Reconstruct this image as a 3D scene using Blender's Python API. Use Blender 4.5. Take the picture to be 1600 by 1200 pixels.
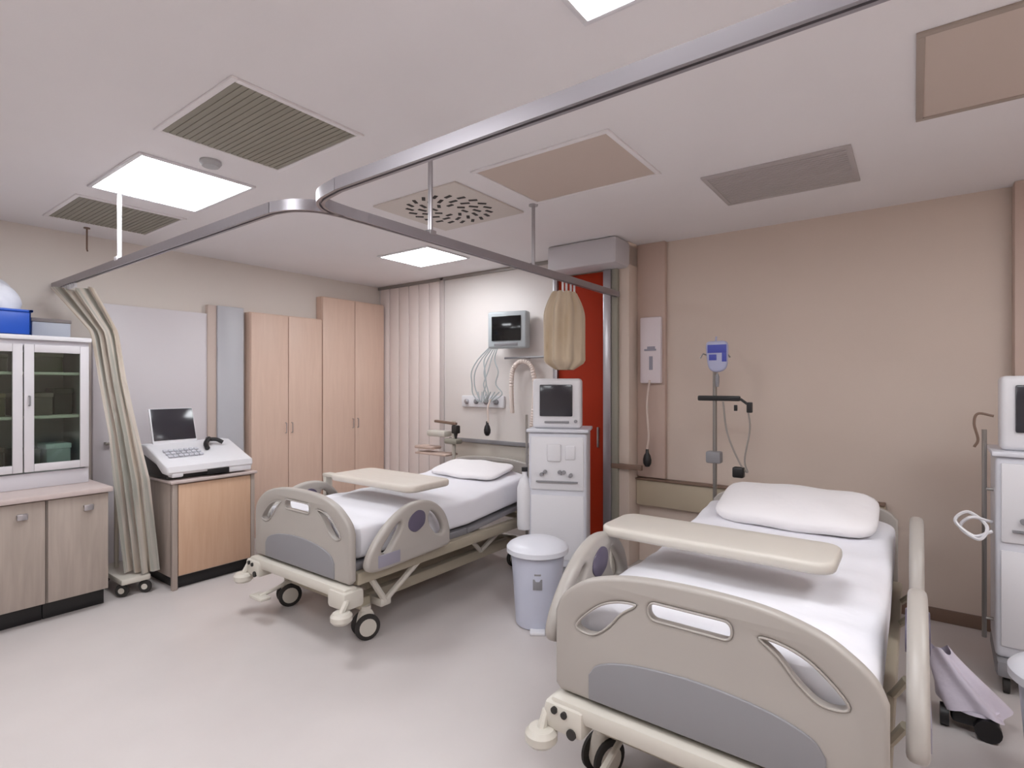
import bpy, bmesh, math, random
from mathutils import Vector, Matrix, Euler
PI = math.pi
C = bpy.context.scene.collection
for o in list(bpy.data.objects): bpy.data.objects.remove(o)

def lin(c):
    r = []
    for v in c[:3]:
        v /= 255.0
        r.append(v/12.92 if v <= .04045 else ((v+.055)/1.055)**2.4)
    return (*r, 1)

# ---------------------------------------------------------------- camera, world, lights, exposure
cam = bpy.data.cameras.new('camera'); co = bpy.data.objects.new('camera', cam); C.objects.link(co)
co.location = (0, 0, 1.48)
co.rotation_euler = (PI/2, 0, math.atan2(.596, .803))
cam.sensor_width = 36; cam.sensor_fit = 'HORIZONTAL'; cam.lens = 847/1600*36
cam.clip_start = .02
bpy.context.scene.camera = co
vs = bpy.context.scene.view_settings
vs.view_transform = 'Standard'; vs.look = 'None'; vs.gamma = 1; vs.use_curve_mapping = False
vs.exposure = 0.1
w = bpy.data.worlds.new('world'); bpy.context.scene.world = w; w.use_nodes = True
w.node_tree.nodes['Background'].inputs[0].default_value = (.8, .8, .85, 1)
w.node_tree.nodes['Background'].inputs[1].default_value = .25
LAMP = 18.5          # radiance of the ceiling panels
CEIL = 2.64
# ceiling light panels: x0, x1, y0, y1 (three in view, the others unseen, placed behind and at right to lift the light)
PANELS = [(-3.85, -3.12, 1.08, 1.64), (-3.89, -3.29, 3.24, 3.74), (-.83, -.12, .98, 1.52),
          (-3.2, -2.47, -1.4, -.84), (-2.3, -1.57, -.3, .26), (.85, 1.5, 2.0, 2.5), (.7, 1.4, .0, .56)]  # panel right of view added to brighten the beige wall and nearest bed

# ---------------------------------------------------------------- materials
MATS = {}
def mat(name, col, rough=.5, metal=0, spec=.5, bump=0, bscale=200, noise=0, nscale=4, coat=0, sheen=0):
    if name in MATS: return MATS[name]
    m = bpy.data.materials.new(name); m.use_nodes = True
    nt = m.node_tree; b = nt.nodes['Principled BSDF']
    b.inputs['Base Color'].default_value = lin(col); b.inputs['Roughness'].default_value = rough
    b.inputs['Metallic'].default_value = metal; b.inputs['Specular IOR Level'].default_value = spec
    b.inputs['Coat Weight'].default_value = coat; b.inputs['Sheen Weight'].default_value = sheen
    tc = nt.nodes.new('ShaderNodeTexCoord')
    if noise:
        n = nt.nodes.new('ShaderNodeTexNoise'); n.inputs['Scale'].default_value = nscale; n.inputs['Detail'].default_value = 5
        nt.links.new(tc.outputs['Object'], n.inputs['Vector'])
        mx = nt.nodes.new('ShaderNodeMix'); mx.data_type = 'RGBA'
        mx.inputs[6].default_value = lin([c*(1-noise) for c in col]); mx.inputs[7].default_value = lin([min(255, c*(1+noise)) for c in col])
        nt.links.new(n.outputs['Fac'], mx.inputs[0]); nt.links.new(mx.outputs[2], b.inputs['Base Color'])
    if bump:
        n = nt.nodes.new('ShaderNodeTexNoise'); n.inputs['Scale'].default_value = bscale; n.inputs['Detail'].default_value = 3
        nt.links.new(tc.outputs['Object'], n.inputs['Vector'])
        bp = nt.nodes.new('ShaderNodeBump'); bp.inputs['Strength'].default_value = bump; bp.inputs['Distance'].default_value = .01
        nt.links.new(n.outputs['Fac'], bp.inputs['Height']); nt.links.new(bp.outputs[0], b.inputs['Normal'])
    MATS[name] = m; return m
def emis(name, col, s):
    m = bpy.data.materials.new(name); m.use_nodes = True; nt = m.node_tree; nt.nodes.clear()
    e = nt.nodes.new('ShaderNodeEmission'); e.inputs[0].default_value = col; e.inputs[1].default_value = s
    o = nt.nodes.new('ShaderNodeOutputMaterial'); nt.links.new(e.outputs[0], o.inputs[0]); return m
def wood(name, a, b_, sc=(14, 14, 1.2), rough=.45):
    m = bpy.data.materials.new(name); m.use_nodes = True; nt = m.node_tree; b = nt.nodes['Principled BSDF']
    tc = nt.nodes.new('ShaderNodeTexCoord'); mp = nt.nodes.new('ShaderNodeMapping'); mp.inputs['Scale'].default_value = sc
    n = nt.nodes.new('ShaderNodeTexNoise'); n.inputs['Scale'].default_value = 2.2; n.inputs['Detail'].default_value = 6; n.inputs['Distortion'].default_value = .6
    r = nt.nodes.new('ShaderNodeValToRGB'); r.color_ramp.elements[0].color = lin(a); r.color_ramp.elements[1].color = lin(b_)
    r.color_ramp.elements[0].position = .3; r.color_ramp.elements[1].position = .72
    nt.links.new(tc.outputs['Object'], mp.inputs[0]); nt.links.new(mp.outputs[0], n.inputs['Vector'])
    nt.links.new(n.outputs['Fac'], r.inputs[0]); nt.links.new(r.outputs[0], b.inputs['Base Color'])
    b.inputs['Roughness'].default_value = rough; MATS[name] = m; return m

M_ceil = mat('ceiling_paint', (237, 233, 235), .85, noise=.015, nscale=1.5)
M_wallR = mat('beige_wall_paint', (214, 197, 185), .6, noise=.02, nscale=1.2, bump=.05, bscale=120)
M_wallW = mat('white_wall_paint', (228, 222, 222), .55, noise=.02, nscale=1.4)
M_wallB = mat('cream_wall_paint', (224, 215, 208), .6, noise=.02, nscale=1.4)
M_floor = mat('vinyl_floor', (202, 194, 192), .32, noise=.035, nscale=2.2, spec=.35, bump=.02, bscale=30)
M_wood = wood('maple_laminate', (220, 190, 172), (226, 197, 179))
M_woodd = wood('cabinet_door_laminate', (198, 161, 134), (206, 172, 146))
M_base = wood('taupe_laminate', (158, 145, 136), (172, 158, 149))
M_top = mat('counter_laminate', (196, 180, 176), .35, noise=.03, nscale=8)
M_bed = mat('bed_plastic_beige', (170, 163, 157), .38, noise=.01, nscale=6)
M_bedl = mat('bed_plastic_cream', (206, 200, 190), .36)
M_grey = mat('grey_plastic', (138, 136, 140), .45)
M_lilac = mat('lilac_grey_plastic', (150, 146, 160), .4)
M_pad = mat('dark_lilac_pad', (92, 84, 104), .35)
M_sheet = mat('white_sheet', (232, 230, 236), .85, bump=.35, bscale=9, sheen=.2)
M_pillow = mat('pillow_cloth', (238, 234, 236), .85, bump=.4, bscale=12, sheen=.2)
M_white = mat('white_plastic', (224, 222, 226), .35)
M_dial = mat('machine_white', (214, 214, 222), .32)
M_bin = mat('bin_plastic', (196, 198, 214), .35)
M_binlid = mat('bin_lid_plastic', (222, 222, 230), .35)
M_black = mat('black_plastic', (26, 24, 26), .4)
M_dark = mat('dark_rubber', (46, 42, 40), .7)
M_screen = mat('dark_screen', (52, 50, 56), .15)
M_screenb = mat('black_screen', (14, 14, 16), .12)
M_alu = mat('brushed_aluminium', (176, 172, 176), .32, metal=.75)
M_rail = mat('rail_aluminium', (160, 155, 160), .36, metal=.6)
M_steel = mat('steel_tube', (160, 156, 152), .3, metal=.8)
M_frame = mat('bed_frame_paint', (170, 160, 142), .45)
M_orange = mat('orange_red_panel', (152, 42, 14), .65, spec=.2, noise=.05, nscale=2)
M_vent = mat('vent_grey', (150, 146, 134), .6)
M_ventl = mat('vent_pale', (184, 177, 177), .6)
M_soffit = mat('soffit_grey', (200, 196, 200), .6)
M_hatch = mat('hatch_beige', (206, 190, 180), .7)
M_brown = mat('brown_strip', (124, 100, 86), .5)
M_pink = mat('pinkish_duct_paint', (200, 176, 164), .5)
M_tray = mat('table_laminate', (203, 196, 187), .35)
M_trayw = wood('table_wood_laminate', (206, 196, 186), (212, 203, 194), (2, 12, 12))
M_blue = mat('blue_plastic', (30, 84, 190), .4)
M_bluel = mat('blue_label', (70, 78, 170), .4)
M_bag = mat('infusion_bag_film', (176, 178, 206), .2)
M_lilacbag = mat('lilac_bag_film', (216, 208, 222), .3, bump=.6, bscale=14)
M_curt = None
M_lamp = emis('lamp_diffuser', (.94, .97, 1, 1), LAMP)

def glass(name, col, alpha):
    m = bpy.data.materials.new(name); m.use_nodes = True; nt = m.node_tree; nt.nodes.clear()
    t = nt.nodes.new('ShaderNodeBsdfTransparent'); t.inputs[0].default_value = lin(col)
    g = nt.nodes.new('ShaderNodeBsdfGlossy'); g.inputs['Roughness'].default_value = .03
    x = nt.nodes.new('ShaderNodeMixShader'); x.inputs[0].default_value = alpha
    o = nt.nodes.new('ShaderNodeOutputMaterial')
    nt.links.new(t.outputs[0], x.inputs[1]); nt.links.new(g.outputs[0], x.inputs[2]); nt.links.new(x.outputs[0], o.inputs[0]); return m
M_glass = glass('cabinet_glass', (214, 222, 216), .05)

def curtain_mat(name, cols):
    m = bpy.data.materials.new(name); m.use_nodes = True; nt = m.node_tree; b = nt.nodes['Principled BSDF']
    uv = nt.nodes.new('ShaderNodeUVMap'); uv.uv_map = 'UVMap'
    mp = nt.nodes.new('ShaderNodeMapping'); mp.inputs['Scale'].default_value = (11, 1.3, 1)
    n = nt.nodes.new('ShaderNodeTexNoise'); n.inputs['Scale'].default_value = 1.0; n.inputs['Detail'].default_value = 2
    r = nt.nodes.new('ShaderNodeValToRGB'); cr = r.color_ramp; cr.interpolation = 'EASE'
    cr.elements[0].position = .30; cr.elements[0].color = lin(cols[0]); cr.elements[1].position = .8; cr.elements[1].color = lin(cols[-1])
    for i, c in enumerate(cols[1:-1]):
        e = cr.elements.new(.36 + .1*i); e.color = lin(c)
    nt.links.new(uv.outputs[0], mp.inputs[0]); nt.links.new(mp.outputs[0], n.inputs['Vector'])
    nt.links.new(n.outputs['Fac'], r.inputs[0]); nt.links.new(r.outputs[0], b.inputs['Base Color'])
    b.inputs['Roughness'].default_value = .9; b.inputs['Sheen Weight'].default_value = .2
    return m
M_curt = curtain_mat('patterned_curtain_cloth', [(104, 92, 82), (226, 212, 196), (242, 232, 222), (206, 204, 194), (246, 238, 230)])
M_curtb = curtain_mat('beige_curtain_cloth', [(168, 148, 122), (190, 170, 144), (196, 178, 154), (204, 186, 162), (186, 168, 142)])

# ---------------------------------------------------------------- mesh helpers
class MB:
    def __init__(s): s.bm = bmesh.new()
    def _merge(s, b2, M=None):
        if M is not None: bmesh.ops.transform(b2, matrix=M, verts=b2.verts)
        me = bpy.data.meshes.new('t'); b2.to_mesh(me); b2.free(); s.bm.from_mesh(me); bpy.data.meshes.remove(me); return s
    def box(s, x0, x1, y0, y1, z0, z1, bev=.004, seg=2, rot=None):
        b = bmesh.new(); bmesh.ops.create_cube(b, size=1)
        sx, sy, sz = x1-x0, y1-y0, z1-z0
        bmesh.ops.scale(b, vec=(sx, sy, sz), verts=b.verts)
        bev = min(bev, .45*min(abs(sx), abs(sy), abs(sz)))
        if bev > 0: bmesh.ops.bevel(b, geom=b.edges[:], offset=bev, segments=seg, affect='EDGES', profile=.5)
        M = Matrix.Translation(((x0+x1)/2, (y0+y1)/2, (z0+z1)/2))
        if rot: M = M @ Euler(rot).to_matrix().to_4x4()
        return s._merge(b, M)
    def tube(s, pts, r, n=10, rads=None, caps=True):
        pts = [Vector(p) for p in pts]; b = bmesh.new(); rings = []
        prev = None
        for i, p in enumerate(pts):
            d = (pts[min(i+1, len(pts)-1)] - pts[max(i-1, 0)]).normalized()
            if prev is None:
                u = d.cross(Vector((0, 0, 1)));
                if u.length < .05: u = d.cross(Vector((1, 0, 0)))
            else: u = prev - d*prev.dot(d)
            u.normalize(); prev = u; v = d.cross(u)
            rr = rads[i] if rads else r
            rings.append([b.verts.new(p + (u*math.cos(2*PI*k/n) + v*math.sin(2*PI*k/n))*rr) for k in range(n)])
        for a, c in zip(rings, rings[1:]):
            for k in range(n): b.faces.new((a[k], a[(k+1) % n], c[(k+1) % n], c[k]))
        if caps: b.faces.new(rings[0][::-1]); b.faces.new(rings[-1])
        bmesh.ops.recalc_face_normals(b, faces=b.faces[:])
        return s._merge(b)
    def lathe(s, prof, loc=(0, 0, 0), n=32, rot=None, caps=True):
        b = bmesh.new(); rings = []
        for r, z in prof: rings.append([b.verts.new((max(r, 1e-4)*math.cos(2*PI*k/n), max(r, 1e-4)*math.sin(2*PI*k/n), z)) for k in range(n)])
        for a, c in zip(rings, rings[1:]):
            for k in range(n): b.faces.new((a[k], a[(k+1) % n], c[(k+1) % n], c[k]))
        if caps: b.faces.new(rings[0][::-1]); b.faces.new(rings[-1])
        bmesh.ops.recalc_face_normals(b, faces=b.faces[:])
        M = Matrix.Translation(loc)
        if rot: M = M @ Euler(rot).to_matrix().to_4x4()
        return s._merge(b, M)
    def plate(s, outline, holes, th, bev=.008, M=None):
        """2-D outline (x, z) extruded by th along y, rounded edges, holes cut through."""
        cu = bpy.data.curves.new('c', 'CURVE'); cu.dimensions = '2D'; cu.fill_mode = 'BOTH'
        cu.extrude = max(th/2-bev, 0.0005); cu.bevel_depth = bev; cu.bevel_resolution = 2; cu.offset = -bev
        for lp in [outline]+holes:
            sp = cu.splines.new('POLY'); sp.points.add(len(lp)-1); sp.use_cyclic_u = True
            for q, pt in zip(sp.points, lp): q.co = (pt[0], pt[1], 0, 1)
        ob = bpy.data.objects.new('t', cu); me = ob.to_mesh()
        b = bmesh.new(); b.from_mesh(me); ob.to_mesh_clear(); bpy.data.objects.remove(ob); bpy.data.curves.remove(cu)
        bmesh.ops.remove_doubles(b, verts=b.verts, dist=1e-5)
        R = Matrix(((1, 0, 0, 0), (0, 0, -1, 0), (0, 1, 0, 0), (0, 0, 0, 1)))
        return s._merge(b, (M if M is not None else Matrix.Identity(4)) @ R)
    def grid(s, f, nu, nv, th=0, closed_u=False):
        b = bmesh.new(); g = [[b.verts.new(f(i/nu, j/nv)) for j in range(nv+1)] for i in range(nu+1)]
        uvl = b.loops.layers.uv.new('UVMap')
        for i in range(nu):
            for j in range(nv):
                fa = b.faces.new((g[i][j], g[i+1][j], g[i+1][j+1], g[i][j+1]))
                for lo, (a, c) in zip(fa.loops, ((i, j), (i+1, j), (i+1, j+1), (i, j+1))): lo[uvl].uv = (a/nu, c/nv)
        if th: bmesh.ops.solidify(b, geom=b.faces[:], thickness=th)
        return s._merge(b)
    def build(s, name, m, parent=None, loc=None, rotz=0, flat=False, ang=35):
        me = bpy.data.meshes.new(name); s.bm.to_mesh(me); s.bm.free()
        me.materials.append(m)
        for p in me.polygons: p.use_smooth = not flat
        if not flat: me.set_sharp_from_angle(angle=math.radians(ang))
        o = bpy.data.objects.new(name, me); C.objects.link(o)
        if parent is not None: o.parent = parent
        if loc is not None: o.location = loc
        if rotz: o.rotation_euler.z = rotz
        return o

def smooth_loop(pts, n=6):
    """Catmull-Rom through a closed loop of 2-D points."""
    out = []; L = len(pts)
    for i in range(L):
        p0, p1, p2, p3 = [pts[(i+k-1) % L] for k in range(4)]
        for t in range(n):
            t /= n
            out.append(tuple(.5*((2*p1[d]) + (-p0[d]+p2[d])*t + (2*p0[d]-5*p1[d]+4*p2[d]-p3[d])*t*t + (-p0[d]+3*p1[d]-3*p2[d]+p3[d])*t**3) for d in (0, 1)))
    return out
def smooth_path(pts, n=8):
    out = []; P = [Vector(p) for p in pts]; P = [P[0]*2-P[1]] + P + [P[-1]*2-P[-2]]
    for i in range(1, len(P)-2):
        p0, p1, p2, p3 = P[i-1:i+3]
        for t in range(n):
            t /= n; out.append(.5*((2*p1) + (-p0+p2)*t + (2*p0-5*p1+4*p2-p3)*t*t + (-p0+3*p1-3*p2+p3)*t**3))
    out.append(P[-2]); return out
def rrect(x0, x1, z0, z1, r, n=5):
    o = []
    for cx, cz, a in ((x1-r, z1-r, 0), (x0+r, z1-r, 90), (x0+r, z0+r, 180), (x1-r, z0+r, 270)):
        for k in range(n+1):
            t = math.radians(a+90*k/n); o.append((cx+r*math.cos(t), cz+r*math.sin(t)))
    return o

def tag(o, label, cat, group=None, kind=None):
    o['label'] = label; o['category'] = cat
    if group: o['group'] = group
    if kind: o['kind'] = kind
    return o
def thing(name, label, cat, loc=(0, 0, 0), rz=0, group=None):
    o = bpy.data.objects.new(name, None); o.empty_display_size = .1; C.objects.link(o)
    o.location = loc; o.rotation_euler.z = rz
    return tag(o, label, cat, group)
def struct(o): o['kind'] = 'structure'; return o
def box(name, m, x0, x1, y0, y1, z0, z1, bev=.004, parent=None):
    return MB().box(x0, x1, y0, y1, z0, z1, bev).build(name, m, parent)
def slabel(o, l): o['label'] = l; return o

# ---------------------------------------------------------------- room shell
XL, XR, YF, YB = -5.19, 1.75, -2.6, 4.31
struct(box('floor', M_floor, XL-.1, XR+.1, YF-.1, YB+.1, -.1, 0, 0))
struct(box('ceiling', M_ceil, XL-.1, XR+.1, YF-.1, YB+.1, CEIL, CEIL+.1, 0))
struct(box('wall_left', M_wallB, XL-.1, XL, YF, YB, 0, CEIL, 0))
struct(box('wall_right', M_wallR, XR, XR+.1, YF, YB, 0, CEIL, 0))
struct(box('wall_front', M_wallB, XL, XR, YF-.1, YF, 0, CEIL, 0))
struct(box('wall_back', M_wallW, XL-.1, -2.2, YB, YB+.1, 0, CEIL, 0))
struct(box('wall_back', M_wallR, -2.2, XR+.1, YB, YB+.1, 0, CEIL, 0))
struct(box('baseboard_back', M_brown, -1.7, XR, YB-.015, YB, 0, .08, .002))
struct(box('baseboard_left', M_wallB, XL, XL+.012, YF, 1.6, 0, .08, .002))
# slatted pale lining left of the bright head panel
mb = MB()
for k in range(6):
    x = XL+.03+k*.165; mb.box(x, x+.155, YB-.012, YB, .0, CEIL-.03, .004)
struct(mb.build('trim_1', mat('slat_white', (238, 226, 222), .5)))
struct(box('trim_2', mat('seam_strip', (196, 186, 184), .5), -4.16, -4.10, YB-.03, YB, 0, CEIL, .006))
struct(box('trim_3', mat('headwall_white', (222, 215, 212), .45), -4.10, -2.58, YB-.014, YB, .0, CEIL-.0, .003))
struct(box('trim_4', M_steel, XL, -2.5, YB-.03, YB-.0, CEIL-.035, CEIL, .004))
# pillar between the bays
struct(box('wall_pillar', M_wallR, -2.56, -1.86, 4.10, YB, 0, CEIL, .004))
struct(box('trim_5', M_soffit, -2.50, -1.86, 3.86, YB, 2.425, CEIL, .03))
mb = MB().box(-2.515, -2.07, 4.075, 4.10, 0.02, 2.415, .004)
d = struct(mb.build('door_2', M_orange))
MB().box(-2.13, -2.115, 4.055, 4.08, .95, 1.12, .004).build('door_handle', M_steel, d)
struct(box('trim_6', M_alu, -2.07, -2.0, 4.05, 4.10, 0, 2.425, .006))
struct(box('trim_7', M_vent, -2.0, -1.945, 4.065, 4.10, 0, 2.425, .004))
struct(box('trim_8', M_alu, -2.56, -2.515, 4.05, 4.10, 0, 2.425, .006))
struct(box('trim_9', M_pink, -1.86, -1.62, 4.26, YB, .71, CEIL, .006))
struct(box('trim_10', M_pink, .46, .86, 4.2, YB, 0, CEIL, .006))
# door in the left wall
d = struct(box('door_1', mat('door_white', (222, 216, 220), .4), XL, XL+.035, 1.45, 2.34, 0, 2.12, .004))
MB().box(XL+.035, XL+.075, 1.52, 1.54, 1.0, 1.02, .003).box(XL+.06, XL+.078, 1.52, 1.64, .995, 1.02, .005).build('door_handle', M_steel, d)
struct(box('trim_11', mat('door_frame_grey', (194, 194, 200), .4), XL, XL+.07, 2.38, 2.62, 0, 2.20, .006))
struct(box('trim_12', mat('door_frame_pink', (206, 188, 178), .5), XL, XL+.05, 2.30, 2.38, 0, 2.20, .006))

# ---------------------------------------------------------------- ceiling fittings
plabels = ['bright square ceiling light between the two olive-grey panels', 'bright ceiling light nearest the back wall behind the curtain rail',
           'bright ceiling light at the top edge above the curtain rail']
for i, (x0, x1, y0, y1) in enumerate(PANELS):
    t = thing('ceiling_light', plabels[i] if i < 3 else 'unseen square ceiling light panel placed to light the room', 'ceiling light', ((x0+x1)/2, (y0+y1)/2, CEIL), 0, 'ceiling light panels')
    hx, hy = (x1-x0)/2, (y1-y0)/2
    mb = MB()
    mb.box(-hx-.02, hx+.02, -hy-.02, -hy, -.012, 0, .002).box(-hx-.02, hx+.02, hy, hy+.02, -.012, 0, .002)
    mb.box(-hx-.02, -hx, -hy, hy, -.012, 0, .002).box(hx, hx+.02, -hy, hy, -.012, 0, .002)
    mb.build('frame', M_white, t)
    MB().box(-hx, hx, -hy, hy, -.008, 0, 0).build('diffuser', M_lamp, t, flat=True)
def vent(name, label, x0, x1, y0, y1, m, fm, slats, group=None):
    t = thing(name, label, 'ceiling vent', ((x0+x1)/2, (y0+y1)/2, CEIL), 0, group)
    hx, hy = (x1-x0)/2, (y1-y0)/2; e = .025
    MB().box(-hx-e, hx+e, -hy-e, -hy, -.01, 0, .002).box(-hx-e, hx+e, hy, hy+e, -.01, 0, .002).box(-hx-e, -hx, -hy, hy, -.01, 0, .002).box(hx, hx+e, -hy, hy, -.01, 0, .002).build('frame', fm, t)
    mb = MB().box(-hx, hx, -hy, hy, -.004, 0, 0)
    if slats:
        n = int(2*hy/.028)
        for k in range(n):
            y = -hy+(k+.5)*2*hy/n; mb.box(-hx, hx, y-.011, y+.011, -.007, -.002, 0)
    mb.build('grille', m, t)
vent('ceiling_vent', 'large olive-grey square ceiling grille nearest the camera', -2.75, -2.08, 1.03, 1.59, M_vent, M_ceil, True, 'olive-grey ceiling grilles')
vent('ceiling_vent', 'olive-grey ceiling grille at the left behind the white drop rod', -4.77, -4.12, 1.09, 1.67, M_vent, M_ceil, True, 'olive-grey ceiling grilles')
vent('ceiling_vent', 'long pale grey ceiling grille near the beige wall', -.94, -.27, 3.10, 3.62, M_ventl, M_ventl, True)
vent('access_hatch', 'beige ceiling access hatch beyond the round-hole air diffuser', -1.92, -1.14, 2.26, 2.86, M_hatch, M_ceil, False)
vent('access_hatch', 'beige ceiling access hatch at the top right corner', .03, .78, 2.26, 2.95, M_hatch, mat('hatch_frame', (170, 156, 146), .6), False)
# swirl diffuser
t = thing('swirl_diffuser', 'square white air diffuser with a swirl of dark slots', 'air diffuser', (-2.465, 2.63, CEIL))
MB().box(-.36, .36, -.34, .34, -.012, 0, .003).build('face_plate', M_hatch if False else mat('diffuser_white', (214, 206, 200), .6), t)
mb = MB()
for ring, (r, n, l) in enumerate(((.10, 8, .05), (.18, 14, .06), (.26, 20, .055))):
    for k in range(n):
        a = 2*PI*k/n+ring*.2
        mb.box(r*math.cos(a)-l/2, r*math.cos(a)+l/2, r*math.sin(a)-.011, r*math.sin(a)+.011, -.0155, -.011, .001, 1, rot=(0, 0, a+.7))
mb.build('swirl_slots', M_dark, t)
t = thing('smoke_detector', 'small grey round ceiling detector beside the left light panel', 'smoke detector', (-2.94, 1.33, CEIL))
MB().lathe([(.05, 0), (.052, -.012), (.04, -.03), (.0, -.034)]).build('housing', mat('detector_grey', (176, 176, 178), .5), t)
t = thing('ceiling_hook', 'short thin dark rod hanging from the ceiling at far left', 'hook', (-4.93, 1.35, CEIL))
MB().lathe([(.02, 0), (.02, -.008)]).tube([(0, 0, 0), (0, 0, -.16), (.012, 0, -.175)], .006, 8).build('rod', M_brown, t)

# curtain track
RZ = 2.19
t = thing('curtain_rail', 'aluminium ceiling-hung curtain rail with a curved junction', 'curtain rail', (-1.95, 1.22, RZ))
def railpath(pts, w=.017, hgt=.045):
    mb = MB(); P = [Vector(p) for p in pts]; b = bmesh.new(); rings = []
    for i, p in enumerate(P):
        d = (P[min(i+1, len(P)-1)] - P[max(i-1, 0)]).normalized(); nrm = Vector((-d.y, d.x, 0))
        prof = [(-w, 0), (-.005, 0), (-.005, .012), (.005, .012), (.005, 0), (w, 0), (w, hgt), (-w, hgt)]
        rings.append([b.verts.new(p+nrm*a+Vector((0, 0, z))) for a, z in prof])
    for r0, r1 in zip(rings, rings[1:]):
        for k in range(8): b.faces.new((r0[k], r0[(k+1) % 8], r1[(k+1) % 8], r1[k]))
    b.faces.new(rings[0][::-1]); b.faces.new(rings[-1]); bmesh.ops.recalc_face_normals(b, faces=b.faces[:])
    return mb._merge(b)
railpath([(-3.24, 0, 0), (-.2, 0, 0)]).build('rail_section', M_rail, t)          # to the left wall
railpath([(.25, 0, 0), (3.66, -.03, 0)]).build('rail_section', M_rail, t)
curve = smooth_path([(.25, 0, 0), (.10, .03, 0), (.02, .10, 0), (0, .22, 0), (0, .32, 0)], 6)
railpath(curve).build('rail_bend', M_rail, t)
railpath(smooth_path([(-.2, 0, 0), (-.10, .03, 0), (-.03, .1, 0), (.0, .2, 0)], 6)).build('rail_bend', M_rail, t)
railpath([(0, .32, 0), (0, 2.86, 0)]).build('rail_section', M_rail, t)
for x, y in ((-1.92, .0), (0, .72), (-.03, 1.68), (2.3, -.02)):
    m = MB().tube([(x, y, .04), (x, y, CEIL-RZ)], .012, 10).lathe([(.03, CEIL-RZ-.008), (.03, CEIL-RZ)], (x, y, 0), 16).box(x-.022, x+.022, y-.022, y+.022, .035, .06, .004)
    m.build('hanger_rod', M_white if x < -1 else M_alu, t)

# hanging patterned curtain, dragged aside at the bottom
def spine(z):
    k = [(2.17, -4.84, 1.24, .15), (1.85, -4.67, 1.385, .09), (1.5, -4.56, 1.40, .085), (1.1, -4.47, 1.44, .09), (.8, -4.43, 1.47, .11), (.1, -4.40, 1.53, .105)]
    for a, b in zip(k, k[1:]):
        if z >= b[0]:
            t = (a[0]-z)/(a[0]-b[0]); return [a[i]*(1-t)+b[i]*t for i in (1, 2, 3)]
    return k[-1][1:]
def cf(u, v):
    z = 2.165-v*2.02; x, y, hw = spine(z); s = (u-.5)*2
    ax = Vector((.78, .62, 0)).normalized(); nn = Vector((-ax.y, ax.x, 0))
    fold = math.sin(u*PI*7+v*1.2)*.026 + math.sin(u*PI*17+2*v)*.006
    p = Vector((x, y, z)) + ax*(s*hw) + nn*(-fold); p.z += .01*math.sin(u*9)
    return p
t = thing('privacy_curtain', 'patterned grey-green privacy curtain bunched beside the glass cabinet', 'curtain', (0, 0, 0))
MB().grid(cf, 110, 40, .002).build('curtain_cloth', M_curt, t, ang=80)
for k in range(7): MB().box(-5.0+k*.05-.006, -5.0+k*.05+.006, 1.21, 1.23, 2.155, 2.186, .002).build('glider_hook', M_white, t)
# beige curtain looped up at the end of the inner rail
def bf(u, v):
    a = u*2*PI; z = 2.13-v*.55
    r = .075+.05*math.sin(min(1, v*3)*PI/2)-.07*max(0, v-.9)/.1
    r = r*(1+.13*math.sin(a*9+v))
    return Vector((-2.0+r*.95*math.cos(a), 3.32+r*1.35*math.sin(a), z))
t = thing('looped_curtain', 'beige curtain gathered up in a bundle before the orange panel', 'curtain', (0, 0, 0))
for q in (-.08, -.03, .03, .08): MB().box(-2.006+.035, -1.994+.035, 3.32+q-.006, 3.32+q+.006, 2.12, 2.19, .002).build('glider_hook', M_white, t)
MB().grid(bf, 100, 24).lathe([(.001, 0), (.06, 0), (.0, .01)], (-2.0, 3.32, 1.583)).build('curtain_cloth', M_curtb, t, ang=80)

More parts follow.
